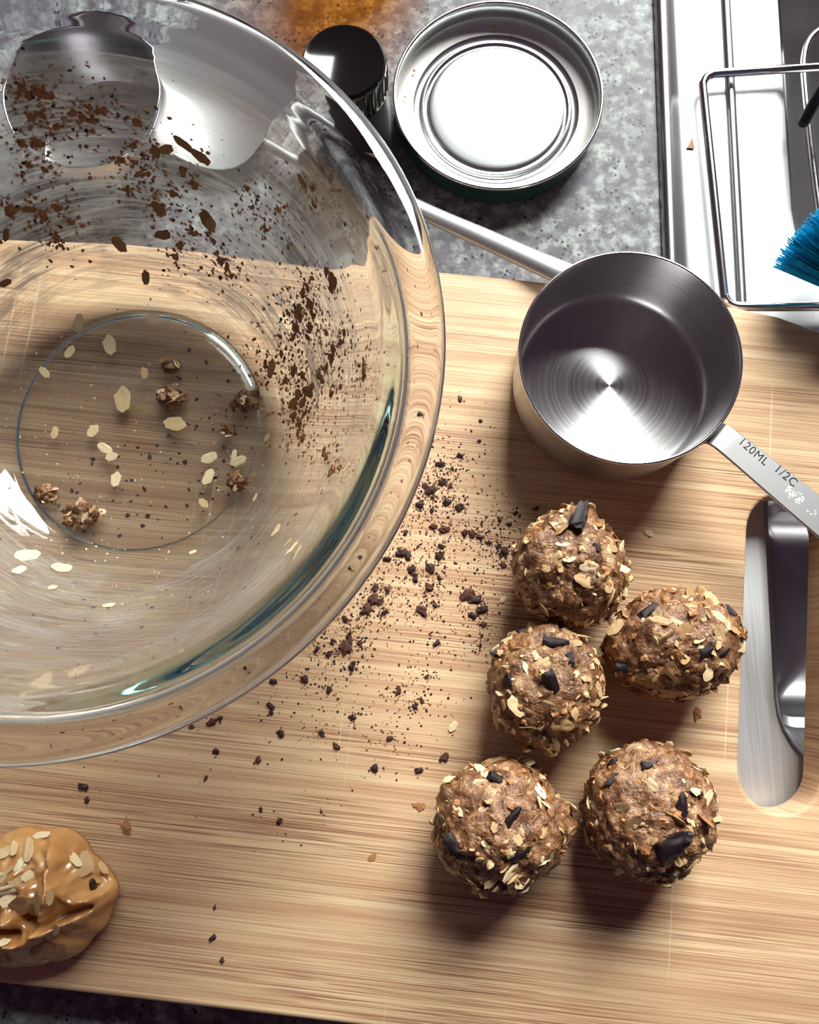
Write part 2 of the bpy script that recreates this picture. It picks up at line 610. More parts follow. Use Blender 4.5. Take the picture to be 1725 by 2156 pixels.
def build_board():
    vc = .0154
    half = .1331
    # right-hand end, half outline (u, drop from the long edge)
    end = [(.06, 0), (.0876, .0013), (.1065, .0026), (.1236, .0046), (.1388, .0087), (.150, .0138), (.1595, .0210), (.1665, .0315), (.1710, .046), (.1735, .065), (.1745, .095), (.1747, .1331)]
    UC = -.033                                    # middle of the board
    outl = []
    for u, d in end: outl.append((u, vc + half - d))
    for u, d in end[::-1][1:]: outl.append((u, vc - half + d))
    for u, d in end: outl.append((2 * UC - u, vc - half + d))
    for u, d in end[::-1][1:]: outl.append((2 * UC - u, vc + half - d))
    outl = outl[::-1]                             # clockwise from above does not matter, normals are recalculated
    hr, hu, h0, h1 = .01415, .1292, -.0361 + .01415, .0755 - .01415
    hole = []
    for k in range(17): a = R(180 * k / 16); hole.append((hu + hr * math.cos(a), h1 + hr * math.sin(a)))
    for k in range(17): a = R(180 + 180 * k / 16); hole.append((hu + hr * math.cos(a), h0 + hr * math.sin(a)))
    bm = bmesh.new()
    zt, zb = BT, .0046

    def ring(pts, z):
        return [bm.verts.new((x, y, z)) for x, y in pts]

    def offs(pts, d):
        out = []
        n = len(pts)
        A = sum(pts[i][0] * pts[(i + 1) % n][1] - pts[(i + 1) % n][0] * pts[i][1] for i in range(n))
        s = 1 if A > 0 else -1
        for i in range(n):
            p0, p1, p2 = Vector(pts[i - 1]), Vector(pts[i]), Vector(pts[(i + 1) % n])
            t = (p2 - p0).normalized()
            nn = Vector((-t.y, t.x)) * s
            out.append(tuple(p1 + nn * d))
        return out

    def wall(pts, sign, e=.0018):
        loops = []
        for k in range(4):
            a = R(90 * k / 3)
            loops.append(ring(offs(pts, sign * e * (1 - math.sin(a))), zt - e * (1 - math.cos(a))))
        for k in range(4):
            a = R(90 * k / 3)
            loops.append(ring(offs(pts, sign * e * (1 - math.cos(a))), zb + e * (1 - math.sin(a))))
        for A, B in zip(loops, loops[1:]):
            n = len(A)
            for i in range(n):
                bm.faces.new((A[i], A[(i + 1) % n], B[(i + 1) % n], B[i]))
        return loops[0], loops[-1]
    ot, ob = wall(outl, 1)
    ht, hb = wall(hole, -1)
    for a, b in ((ot, ht), (ob, hb)):
        ed = []
        for L in (a, b):
            for i in range(len(L)):
                e = bm.edges.get((L[i], L[(i + 1) % len(L)]))
                ed.append(e)
        bmesh.ops.triangle_fill(bm, use_beauty=True, edges=ed)
    bmesh.ops.recalc_face_normals(bm, faces=bm.faces)
    me = bpy.data.meshes.new('cutting_board')
    bm.to_mesh(me); bm.free()
    me.polygons.foreach_set('use_smooth', [True] * len(me.polygons))
    me.set_sharp_from_angle(angle=R(35))
    o = link('cutting_board', me, None, MT['bamboo'])
    o.rotation_euler = (0, 0, BROT)
    put(o, 'pale bamboo cutting board with an oval handle slot, laid over the sink edge', 'cutting board')


build_board()

# ================================================================== glass bowl
BC = Vector((-.0985, .0869, BT))
inner = [(0, .0052), (.020, .0053), (.036, .0056), (.0435, .0064), (.0475, .0080), (.0530, .0118), (.0595, .0178), (.0665, .0262), (.0735, .0375), (.0795, .0500), (.0845, .0630), (.0885, .0750), (.0915, .0845), (.0938, .0893)]
rim = [(.0962, .0920), (.0995, .0936), (.1030, .0941), (.1062, .0937), (.1084, .0922), (.1092, .0903), (.1087, .0886), (.1068, .0877), (.1040, .0872), (.1010, .0858), (.0985, .0825)]
outer = [(.0955, .0740), (.0915, .0615), (.0862, .0485), (.0800, .0360), (.0730, .0245), (.0655, .0150), (.0585, .0080), (.0525, .0035), (.0490, .0008), (.0470, .0), (.0450, .0004), (.0435, .0014), (.030, .0016), (0, .0016)]


def smooth_prof(p, k=3):
    return [(max(q.x, 0), q.y) for q in spline([(a, b, 0) for a, b in p], k)]


prof = smooth_prof(inner + rim + outer)
prof[0] = (0, prof[0][1]); prof[-1] = (0, prof[-1][1])
IN = smooth_prof(inner, 4)


def inner_z(r):
    for (r0, z0), (r1, z1) in zip(IN, IN[1:]):
        if r0 <= r <= r1 and r1 > r0:
            return z0 + (z1 - z0) * (r - r0) / (r1 - r0)
    return None


bowl = empty('mixing_bowl', BC)
put(bowl, 'large clear glass mixing bowl smeared with oat batter, standing on the board', 'bowl')
v, f = lathe(prof, 160)
link('bowl_body', mesh('bowl_body', v, f, MT['glass']), bowl)


def build_film():
    n = 160
    pr = [(max(r - .0004, .0), z + .0004) for r, z in IN if r > .004 and z < .086]
    v, f = lathe(pr, n)
    me = bpy.data.meshes.new('batter_smear')
    me.from_pydata(v, [], f)
    uvl = me.uv_layers.new(name='UVMap')
    arc = [0]
    for a, b in zip(pr, pr[1:]): arc.append(arc[-1] + math.hypot(b[0] - a[0], b[1] - a[1]))
    for p in me.polygons:
        idx = [me.loops[l].vertex_index for l in p.loop_indices]
        for l, vi in zip(p.loop_indices, idx):
            ring, k = divmod(vi, n)
            if k == 0 and any(q % n == n - 1 for q in idx): k = n
            uvl.data[l].uv = (2 * math.pi * k / n * .07, arc[ring])
    me.polygons.foreach_set('use_smooth', [True] * len(me.polygons))
    o = link('batter_smear', me, bowl, MT['film'])
    put(o, 'cloudy greasy batter smear on the inside of the bowl', kind='stuff')


build_film()


def bowl_hit(px, py):
    """where the sight line of a photo pixel meets the inside of the bowl"""
    d = ray(px, py)
    t0 = (BT + .0935 - CAM.z) / d.z
    p = CAM + d * t0
    st = .0008
    for k in range(600):
        p = p + d * st
        q = p - BC
        r = math.hypot(q.x, q.y)
        zi = inner_z(r)
        if zi is not None and q.z <= zi + .0003:
            if st > .0001:
                p = p - d * st
                st = .00005
                continue
            dz = (inner_z(min(r + .001, .0937)) or zi) - (inner_z(max(r - .001, 0)) or zi)
            sl = dz / .002
            nn = Vector((-sl * q.x / max(r, 1e-6), -sl * q.y / max(r, 1e-6), 1)).normalized()
            return p, nn
    return None


# ================================================================== food pieces: shared shapes
def flake_mesh(name, seed, mat, L=1.0, W=.62, T=.11):
    """rolled oat: oval flake, dished, with a crease along the middle and a ragged outline"""
    rnd = random.Random(seed)
    n = 16
    rad = [1 + rnd.uniform(-.12, .1) for _ in range(n)]
    rings = [0, .45, .8, 1.0]
    bend = rnd.uniform(.05, .3)
    v, f = [], []
    for side in (1, -1):
        for s in rings:
            if s == 0:
                v.append((0, 0, side * T * .25)); continue
            for k in range(n):
                a = 2 * math.pi * k / n
                x = s * L * .5 * rad[k] * math.cos(a); y = s * W * .5 * rad[k] * math.sin(a)
                th = T * .5 * (1 - s ** 4) * (.45 + .55 * min(1, abs(y) / (W * .12))) if side == 1 else -T * .5 * (1 - s ** 4)
                z = th + bend * (x * x * .9 + y * y * 1.1) + .06 * noise.noise(Vector((x * 4, y * 4, seed)))
                v.append((x, y, z))
    per = 1 + 3 * n
    for sd in range(2):
        b = sd * per
        for k in range(n):
            l = (k + 1) % n
            f.append((b, b + 1 + k, b + 1 + l))
            for r in range(2):
                f.append((b + 1 + r * n + k, b + 1 + (r + 1) * n + k, b + 1 + (r + 1) * n + l, b + 1 + r * n + l))
    for k in range(n):
        l = (k + 1) % n
        f.append((1 + 2 * n + k, 1 + 2 * n + l, per + 1 + 2 * n + l, per + 1 + 2 * n + k))
    return mesh(name, v, f, mat)


def chunk_mesh(name, seed, mat, sc=(.5, .28, .24)):
    v, f = ico(3, seed, .5, (1, 1, 1), 1.6)
    out = []
    for p in v:
        # squarish, tapered chunk
        q = Vector([math.copysign(abs(c) ** .62, c) for c in p])
        tp = 1 - .28 * q.x
        out.append((q.x * sc[0], q.y * sc[1] * tp, q.z * sc[2] * tp))
    return mesh(name, out, f, mat, True, 50)


def crumb_mesh(name, seed, mat, sc=(.5, .4, .26)):
    v, f = ico(2, seed, .75, sc, 1.7)
    return mesh(name, v, f, mat, False)


FL = {k: [flake_mesh('oat_flake', 20 + i, MT[k], W=.52 + .07 * (i % 3)) for i in range(5)] for k in ('oat', 'oatpale', 'oatwet')}
CH = [chunk_mesh('chocolate_chunk', 3 + i, MT['choc']) for i in range(5)]
CR = [crumb_mesh('chocolate_crumb', 5 + i, MT['crumb' if i % 3 else 'cocoa']) for i in range(9)]
BR = [crumb_mesh('dough_crumb', 31 + i, MT['brown'], (.5, .42, .22)) for i in range(6)]


def frame(p, n, spin, s, tilt=0, taxis=0):
    n = n.normalized()
    a = Vector((1, 0, 0)) if abs(n.x) < .8 else Vector((0, 1, 0))
    x = (a - n * a.dot(n)).normalized()
    y = n.cross(x)
    m = Matrix((x, y, n)).transposed()
    m = m @ Matrix.Rotation(spin, 3, 'Z') @ Matrix.Rotation(tilt, 3, 'X')
    m = m.to_4x4() @ Matrix.Diagonal((*(s if isinstance(s, tuple) else (s, s, s)), 1))
    m.translation = p
    return m


def stuff_mesh(name, items, mat, sub=1):
    """many tiny bits in one mesh: items = [(pos, normal, size)]"""
    shapes = []
    for i in range(6):
        shapes.append(ico(1, 60 + i, .9, (.5, .38, .25), 1.6))
    v, f = [], []
    for i, (p, n, s) in enumerate(items):
        sv, sf = shapes[i % 6]
        m = frame(p, n, random.uniform(0, 6.28), s)
        b = len(v)
        v.extend(m @ q for q in sv)
        f.extend(tuple(b + k for k in t) for t in sf)
    me = bpy.data.meshes.new(name)
    me.from_pydata([tuple(q) for q in v], [], f)
    me.materials.append(mat)
    return me


# ================================================================== oat balls
def oat_ball(px, py, rx, ry, rz, ang, seed, label, chunks, lumps=(), nfl=96):
    """px,py: silhouette centre; rx, ry, rz half sizes in metres"""
    rnd = random.Random(seed)
    zc = BT + rz * .97
    c = P(px, py, zc)
    base = Vector((c.x, c.y, BT))
    root = empty('oat_ball', base)
    put(root, label, 'energy ball', 'oat and chocolate balls on the board')
    bm = bmesh.new()
    bmesh.ops.create_icosphere(bm, subdivisions=5, radius=1)
    ca, sa = math.cos(ang), math.sin(ang)
    off = Vector((seed * 3.1, seed * 1.7, seed * 2.3))
    vs = []
    for p in bm.verts:
        d = p.co.normalized()
        k = .985 + .085 * noise.noise(d * 1.5 + off) + .07 * noise.noise(d * 3.4 + off) + .07 * noise.noise(d * 7.5 + off) + .05 * noise.noise(d * 15 + off) + .03 * noise.noise(d * 30 + off)
        for (lx, ly, lz, am, wd) in lumps:
            ld_ = Vector((lx, ly, lz)).normalized()
            k += am * math.exp(-((d - ld_).length / wd) ** 2)
        x, y, z = d.x * rx * k, d.y * ry * k, d.z * rz * k
        z = max(z, -rz * .97)
        vs.append(Vector((x * ca - y * sa, x * sa + y * ca, z + rz * .97)))
    bm.verts.ensure_lookup_table()
    fs = [tuple(q.index for q in t.verts) for t in bm.faces]
    bm.free()
    link('dough', mesh('dough', vs, fs, MT['dough']), root)
    tree = BVHTree.FromPolygons(vs, fs)
    ctr = Vector((0, 0, rz * .97))

    def hit(d):
        return tree.ray_cast(ctr + d * .08, -d)
    taken = []
    for (cx, cy, L, W, a, lift) in chunks:
        d = ray(cx, cy)
        h = tree.ray_cast(CAM - base, d)
        if h[0] is None:
            h = tree.find_nearest(P(cx, cy, BT + rz) - base)
        s = (h[0] + base - CAM).length / FPX
        i = rnd.randrange(5)
        up_ = (h[1] * .6 + Vector((0, 0, .6))).normalized()
        m = frame(h[0] + h[1] * (lift - .0004), up_, R(a), (L * s * 1.2, W * s * 2.5, W * s * 2.2))
        o = link('chocolate_chunk', CH[i], root)
        o.matrix_basis = m
        taken.append((h[0], max(L, W) * s * .5))
    for i in range(nfl):
        # spread over the part of the ball above the board
        z = 1 - 1.75 * (i + .5) / nfl
        a = i * 2.39996 + rnd.uniform(-.5, .5)
        q = math.sqrt(max(0, 1 - z * z))
        d = Vector((q * math.cos(a), q * math.sin(a), z + rnd.uniform(-.05, .05))).normalized()
        h = hit(d)
        if h[0] is None or h[0].z < .003 or any((h[0] - t).length < r + .001 for t, r in taken): continue
        kind = rnd.choices(('oat', 'oatpale', 'oatwet'), (.42, .43, .15))[0]
        s = rnd.uniform(.0042, .0082)
        sl = i % 4 == 3                          # every fourth one stands on edge and shows as a sliver
        if sl: s *= .8
        o = link('oat_flake', rnd.choice(FL[kind]), root)
        o.matrix_basis = frame(h[0] - h[1] * (.0007 if sl else .0001), (h[1] + Vector((rnd.gauss(0, .16), rnd.gauss(0, .16), rnd.gauss(0, .1)))), rnd.uniform(0, 6.28), (s, s * rnd.uniform(.7, 1.1), s * .9), rnd.choice((-1.15, 1.15)) if sl else rnd.gauss(0, .25))
    its = {'oatpale': [], 'oat': [], 'brown': []}
    for i in range(330):
        d = Vector((rnd.gauss(0, 1), rnd.gauss(0, 1), rnd.gauss(.25, 1))).normalized()
        h = hit(d)
        if h[0] is None or h[0].z < .0015: continue
        its[rnd.choice(('oatpale', 'oat', 'oat', 'brown', 'brown'))].append((h[0], h[1] + Vector((rnd.gauss(0, .35), rnd.gauss(0, .35), 0)), (lambda q: (q, q * rnd.uniform(.6, 1.2), q * .55))(rnd.choice((.0009, .0012, .0016, .0022, .0030, .0038)))))
    for k, nm in (('oatpale', 'pale_oat_bits'), ('oat', 'oat_bits'), ('brown', 'dough_bits')):
        o = link(nm, stuff_mesh(nm, its[k], MT[k]), root)
        put(o, kind='stuff')
    return root


oat_ball(1204, 1200, .0186, .0200, .0185, R(15), 3, 'oat ball with a chocolate chunk poking out of its top, nearest the measuring cup',
         [(1228, 1100, 58, 22, 62, .0035), (1258, 1150, 18, 9, 120, 0), (1215, 1222, 12, 8, 0, 0)], [(-.6, .5, .5, .16, .4), (.25, .85, .3, .12, .35), (-.9, -.1, .1, .1, .4)])
oat_ball(1421, 1357, .0226, .0180, .0180, R(12), 5, 'widest oat ball, egg-shaped, lying next to the handle slot',
         [(1366, 1288, 42, 14, 30, .0005), (1537, 1290, 24, 9, -50, .001), (1492, 1368, 34, 13, 25, 0), (1318, 1405, 36, 18, -30, 0), (1528, 1375, 22, 9, 40, 0)], [(-.8, .3, .3, .07, .4)])
oat_ball(1148, 1446, .0190, .0199, .0185, R(-10), 7, 'oat ball with a dark chocolate chunk in the middle of its face',
         [(1163, 1437, 44, 17, -68, .0006), (1170, 1352, 46, 13, -5, .0002), (1202, 1386, 24, 10, -75, 0), (1073, 1440, 36, 12, -60, 0), (1047, 1375, 17, 9, 50, .001), (1100, 1330, 24, 12, 10, 0)], [(0, .9, .2, .08, .4)])
oat_ball(1053, 1734, .0208, .0200, .0188, R(20), 9, 'oat ball at the lower left of the group with a slanted chocolate sliver',
         [(1078, 1722, 46, 12, 52, .0004), (1044, 1637, 27, 14, -30, .0003), (957, 1786, 44, 18, -55, 0), (1096, 1796, 38, 15, 20, 0)], [(.95, -.3, .1, .16, .3), (-.3, .8, .4, .06, .4)])
oat_ball(1366, 1708, .0212, .0207, .0190, R(0), 13, 'oat ball with a broad chocolate patch, at the lower right of the group',
         [(1436, 1697, 40, 14, 85, .0004), (1420, 1778, 58, 26, 35, 0), (1362, 1612, 22, 10, 0, .0005), (1288, 1642, 30, 9, 45, 0), (1467, 1671, 22, 9, 0, 0), (1288, 1606, 22, 9, 40, 0)], [(-.7, .6, .4, .08, .4), (.6, .7, .4, .06, .4)], 66)


# ================================================================== peanut butter dollop
def build_dollop():
    c = P(72, 1880, BT)
    root = empty('peanut_butter_dollop', c)
    put(root, 'glossy caramel-brown peanut butter dollop topped with oats at the lower left', 'peanut butter')

    def zp(x, y, z=.012):      # detail-crop pixel to local plan position
        q = P(x * .2435, 1680 + y * .2435, BT + z) - c
        return Vector((q.x, q.y, 0))
    ridges = [([(430, 330), (480, 480), (490, 640), (515, 790), (470, 950), (425, 1090)], .0042, .0017),
              ([(470, 1100), (620, 1040), (800, 960), (920, 840), (960, 720), (900, 610), (840, 560)], .0034, .0016),
              ([(60, 1160), (180, 1215), (320, 1190), (390, 1120)], .0030, .0016),
              ([(280, 350), (350, 370), (440, 430), (480, 500)], .0016, .0013),
              ([(560, 720), (640, 860), (760, 880), (880, 780)], .0018, .0016),
              ([(-200, 900), (-60, 1020), (60, 1060), (200, 1000)], .0026, .002),
              ([(-350, 700), (-220, 560), (-60, 520)], .002, .002)]
    grooves = [([(480, 1050), (600, 990), (740, 930)], .0034, .0013), ([(260, 930), (300, 1010), (400, 1040)], .0036, .0013),
               ([(780, 730), (830, 770), (760, 800)], .0045, .0012), ([(20, 1110), (120, 1100), (210, 1140)], .0032, .0012), ([(-30, 970), (50, 990)], .003, .0015),
               ([(380, 400), (440, 430), (470, 560)], .0018, .001)]
    segs = []
    for lst, sg in ((ridges, 1), (grooves, -1)):
        for pts, am, wd in lst:
            pp = spline([zp(*q) for q in pts], 5)
            segs.append((pp, am * sg, wd))
    rx, ry, H = .0268, .0212, .0190
    nr, na = 64, 180
    v = [Vector((0, 0, 0))]
    f = []
    for i in range(1, nr + 1):
        s = i / nr
        for k in range(na):
            a = 2 * math.pi * k / na
            wob = 1 + .10 * noise.noise(Vector((math.cos(a) * 1.6, math.sin(a) * 1.6, 4.2))) + .05 * noise.noise(Vector((math.cos(a) * 4, math.sin(a) * 4, 1.2)))
            v.append(Vector((math.cos(a) * rx * wob * s, math.sin(a) * ry * wob * s, 0)))
    for p_i, p in enumerate(v):
        s = 0 if p_i == 0 else ((p_i - 1) // na + 1) / nr
        z = H * (max(0, 1 - s ** 3.2)) ** .55
        e = max(0, min(1, (1 - s) * 5))
        z += e * .0022 * noise.noise(Vector((p.x * 160, p.y * 160, 2.0))) + e * .0012 * noise.noise(Vector((p.x * 420, p.y * 420, 7.0)))
        for pp, am, wd in segs:
            dmin = min((q - p).length_squared for q in pp)
            z += 1.35 * am * math.exp(-dmin / (wd * wd)) * max(e, .25 if am > 0 else 0)
        # slight overhang
        k = 1 + .10 * math.sin(min(1, z / H) * math.pi) * s
        v[p_i] = Vector((p.x * k, p.y * k, max(z, 0)))
    for k in range(na):
        f.append((0, 1 + k, 1 + (k + 1) % na))
    for i in range(nr - 1):
        for k in range(na):
            l = (k + 1) % na
            a = 1 + i * na; b = a + na
            f.append((a + k, b + k, b + l, a + l))
    f.append(tuple(1 + (nr - 1) * na + k for k in range(na)))
    link('peanut_butter_body', mesh('peanut_butter_body', v, f, MT['butter']), root)
    tree = BVHTree.FromPolygons(v, f)
    rnd = random.Random(4)
    spots = [(40, 480, 190, 20, 'oatpale'), (250, 460, 200, 100, 'oat'), (360, 330, 150, -5, 'oatpale'), (60, 790, 180, 10, 'oatpale'), (90, 880, 170, 20, 'oatpale'),
             (180, 920, 260, 35, 'oat'), (340, 920, 190, 100, 'oat'), (250, 660, 130, 40, 'oatpale'), (150, 720, 130, 10, 'oat'), (60, 640, 120, 30, 'oat'), (640, 530, 150, -40, 'oatpale'),
             (750, 560, 190, -60, 'oat'), (720, 640, 130, 30, 'oat'), (890, 610, 120, -40, 'oat'), (480, 1130, 110, 80, 'oatpale'), (20, 1260, 110, 40, 'oatpale'), (170, 580, 120, 70, 'oatpale'),
             (420, 860, 110, 95, 'oat'), (520, 1290, 110, 60, 'oatwet'), (380, 1410, 100, 30, 'oat'), (-60, 700, 200, 10, 'oatpale'), (120, 440, 120, 100, 'oatpale'), (310, 1300, 120, 60, 'oatwet')]
    for x, y, L, a, k in spots:
        h = tree.ray_cast(CAM - c, ray(x * .2435, 1680 + y * .2435))
        if h[0] is None:
            h = tree.find_nearest(P(x * .2435, 1680 + y * .2435, BT + .01) - c)
        s = L * .2435 / FPX * .31
        o = link('oat_flake', rnd.choice(FL[k]), root)
        o.matrix_basis = frame(h[0] + h[1] * .0003, h[1] + Vector((rnd.gauss(0, .15), rnd.gauss(0, .15), .3)), R(a), (s, s * .9, s * 1.2))
    h = tree.ray_cast(CAM - c, ray(800 * .2435, 1680 + 765 * .2435))
    if h[0] is not None:
        o = link('chocolate_chunk', CH[1], root)
        o.matrix_basis = frame(h[0] - h[1] * .0004, h[1], R(20), (.0052, .0062, .005))
        put(o, 'dark chocolate chip set in the peanut butter')


build_dollop()


# ================================================================== measuring cup
def build_cup():
    c = Vector((.0752, .1004, BT))
    root = empty('measuring_cup', c)
    put(root, 'round stainless steel half-cup measuring cup with stamped flat handle', 'measuring cup')
    zr, t = .0322, .0007
    Ro, Rb = .0374, .0362
    p = [(0, .0011)]
    for k in range(1, 9): p.append((.0325 * k / 8, .0011 + .0002 * (k / 8) ** 4))
    for k in range(1, 8):
        a = R(90 * k / 7); p.append((.0325 + .0030 * math.sin(a), .0013 + .0030 * (1 - math.cos(a))))
    p += [(.0357, .008), (.0361, .016), (.0365, .024), (Ro - t, zr - .001), (Ro - t * .75, zr - .0002), (Ro - t * .3, zr), (Ro + .0002, zr - .0003), (Ro + .0002, zr - .0012), (Ro, zr - .002)]
    p += [(.0372, .024), (.0368, .016), (.0364, .008), (Rb, .0045)]
    for k in range(1, 7):
        a = R(90 * k / 6); p.append((Rb - .0040 * (1 - math.cos(a)), .0041 - .0040 * math.sin(a)))
    p += [(.02, .0001), (0, .0001)]
    v, f = lathe(p, 160)
    link('cup_body', mesh('cup_body', v, f, MT['cup'], True, 50), root)
    tr_ = [(Ro - .0003 + .00055 * math.cos(a), zr - .0002 + .00055 * math.sin(a)) for a in [2 * math.pi * k / 10 for k in range(10)]]
    v, f = lathe(tr_, 160, closed=True)
    link('rolled_rim', mesh('rolled_rim', v, f, MT['rim']), root)
    # handle: strap from the wall, bent out flat
    s0 = P(1524, 904, BT + .0285) - c; s1 = P(1722, 1066, BT + .0285) - c
    d = Vector((s1.x - s0.x, s1.y - s0.y, 0)).normalized()
    side = Vector((-d.y, d.x, 0))
    sec = [(.0369, .0160, .0046), (.0370, .0215, .0046), (.0374, .0250, .0046), (.0383, .0272, .0046), (.0400, .0283, .0046), (.0425, .0287, .00465), (.050, .0287, .0048), (.065, .0287, .0053), (.085, .0287, .0058), (.105, .0286, .0061), (.122, .0285, .0060), (.1265, .0285, .0052), (.1285, .0285, .0030)]
    pts = spline([(r, z, hw) for r, z, hw in sec], 4)
    T = .0013
    v, f = [], []
    m = len(pts)
    for i, q in enumerate(pts):
        a = pts[max(i - 1, 0)]; b = pts[min(i + 1, m - 1)]
        tx, tz = b.x - a.x, b.y - a.y
        ln = math.hypot(tx, tz)
        nx, nz = -tz / ln, tx / ln
        e = .0003
        for sy, st in ((-1, -T / 2 + e), (-1, T / 2 - e), (-1 + e / q.z, T / 2), (1 - e / q.z, T / 2), (1, T / 2 - e), (1, -T / 2 + e), (1 - e / q.z, -T / 2), (-1 + e / q.z, -T / 2)):
            v.append(d * (q.x + nx * st) + side * (sy * q.z) + Vector((0, 0, q.y + nz * st)))
    for i in range(m - 1):
        for k in range(8):
            l = (k + 1) % 8
            f.append((i * 8 + k, i * 8 + l, (i + 1) * 8 + l, (i + 1) * 8 + k))
    f.append(tuple(range(8))); f.append(tuple(range((m - 1) * 8, m * 8)))
    h = link('handle', mesh('handle', v, f, MT['satin'], True, 40), root)
    put(h, 'flat steel handle stamped 120ML 1/2C')
    ang = math.atan2(d.y, d.x)
    top = .0287 + T / 2
    for txt, px, py, sz in (('120ML', 1587, 951, .0029), ('1/2C', 1655, 1002, .0030)):
        cu = bpy.data.curves.new('lettering', 'FONT')
        cu.body = txt; cu.size = sz * 1.38; cu.align_x = 'CENTER'; cu.align_y = 'CENTER'
        cu.extrude = .00003; cu.space_character = 1.08
        ob = bpy.data.objects.new('lettering', cu)
        COL.objects.link(ob)
        bpy.context.view_layer.update()
        me = bpy.data.meshes.new_from_object(ob.evaluated_get(bpy.context.evaluated_depsgraph_get()))
        bpy.data.objects.remove(ob); bpy.data.curves.remove(cu)
        me.name = 'lettering'
        o = link('lettering', me, h, MT['ink'])
        q = P(px, py, BT + top) - c
        o.location = (q.x, q.y, top + .00002)
        o.rotation_euler = (0, 0, ang - R(1.5))
        put(o, 'stamped lettering ' + txt)
    # dried flour specks on the handle
    rnd = random.Random(8)
    its = []
    for cx, cy, n, sp in ((1550, 918, 12, 12), (1560, 935, 6, 12), (1662, 1030, 22, 5), (1670, 1040, 22, 5), (1683, 1053, 22, 5), (1712, 1080, 8, 5)):
        for _ in range(n):
            q = P(cx + rnd.gauss(0, sp), cy + rnd.gauss(0, sp * .8), BT + top) - c
            if abs(q.dot(side)) < .0042:
                its.append((Vector((q.x, q.y, top)), Vector((0, 0, 1)), rnd.uniform(.0003, .0011)))
    o = link('flour_specks', stuff_mesh('flour_specks', [(a, b, (s, s, s * .2)) for a, b, s in its], MT['residue']), h)
    put(o, kind='stuff')


build_cup()


# ================================================================== jar lid
def build_lid():
    c = Vector((.0398, .2275, 0))
    root = empty('jar_lid', c)
    put(root, 'upturned metal jar lid with shiny centre and dark green outside, on the granite', 'jar lid')
    h = .0142
    shell = [(0, .0003), (.0395, .0003), (.0412, .0010), (.0419, .003), (.0421, .008), (.0422, .0115), (.0426, .0130), (.0427, .0139)]
    v, f = lathe(shell, 128)
    link('green_shell', mesh('green_shell', v, f, MT['green'], True, 60), root)
    curl = [(.0427 + .0008 * math.cos(a) - .0006, .0136 + .0008 * math.sin(a)) for a in [2 * math.pi * k / 12 for k in range(12)]]
    v, f = lathe(curl, 128, closed=True)
    link('curled_rim', mesh('curled_rim', v, f, MT['rim']), root)
    wall = [(.0416, .0133), (.0413, .0115), (.0412, .0080), (.0411, .0062)]
    v, f = lathe(smooth_prof(wall, 3), 128)
    link('inner_wall', mesh('inner_wall', v, f, MT['lidmetal']), root)
    g = [(.0411, .0064), (.0404, .0056), (.0385, .0050), (.0362, .0047), (.0345, .0045)]
    v, f = lathe(smooth_prof(g, 3), 128)
    link('sealing_ring', mesh('sealing_ring', v, f, MT['liner']), root)
    p = [(.0347, .0044), (.0338, .0038), (.0325, .0034), (.0316, .0036), (.0309, .0047), (.0303, .0050), (.0297, .0046), (.0292, .0041), (.0287, .0042), (.0280, .0046), (.0262, .0049), (.018, .0055), (.009, .0059), (0, .0060)]
    v, f = lathe(smooth_prof(p, 3)[:-1] + [(0, .0060)], 128)
    link('pressed_centre', mesh('pressed_centre', v, f, MT['lidmetal']), root)
    rnd = random.Random(2)
    for px, py, s in ((1040, 52, 9), (1080, 60, 7), (853, 200, 6), (872, 145, 7)):
        q = P(px, py, .0075) - c
        r = math.hypot(q.x, q.y)
        if r > .0405: q *= .0405 / r
        o = link('sauce_speck', rnd.choice(BR), root)
        o.matrix_basis = frame(Vector((q.x, q.y, .0063)), Vector((-q.x, -q.y, .05)), 0, s * .00017)


build_lid()


# ================================================================== small dark bottle
def build_bottle():
    c = Vector((-.0195, .2085, 0))
    root = empty('small_bottle', c)
    put(root, 'small dark bottle with a glossy black cap, standing between bowl and jar lid', 'bottle')
    b = [(0, .0), (.0150, .0), (.0152, .0012), (.0155, .004), (.0155, .032), (.0151, .036), (.0142, .040), (.0128, .0425), (.0128, .046), (0, .046)]
    v, f = lathe(b, 64)
    link('bottle_body', mesh('bottle_body', v, f, MT['matte'], True, 40), root)
    cp = [(0, .044), (.0146, .044), (.0150, .0452), (.0150, .0570), (.0147, .0585), (.0139, .0592), (.0128, .0590), (.0118, .0585), (0, .0583)]
    v, f = lathe(cp, 96)
    cap = link('cap', mesh('cap', v, f, MT['black'], True, 50), root)
    rings = 40
    v, f = [], []
    for k in range(rings):
        a = 2 * math.pi * k / rings
        d = Vector((math.cos(a), math.sin(a), 0)); s = Vector((-d.y, d.x, 0))
        b0 = len(v)
        for z in (.0462, .0565):
            v += [d * .01495 - s * .0005 + Vector((0, 0, z)), d * .0154 + Vector((0, 0, z)), d * .01495 + s * .0005 + Vector((0, 0, z))]
        f += [(b0, b0 + 1, b0 + 4, b0 + 3), (b0 + 1, b0 + 2, b0 + 5, b0 + 4), (b0 + 3, b0 + 4, b0 + 5), (b0, b0 + 1, b0 + 2)]
    link('knurling', mesh('knurling', v, f, MT['matte'], False), cap)


build_bottle()


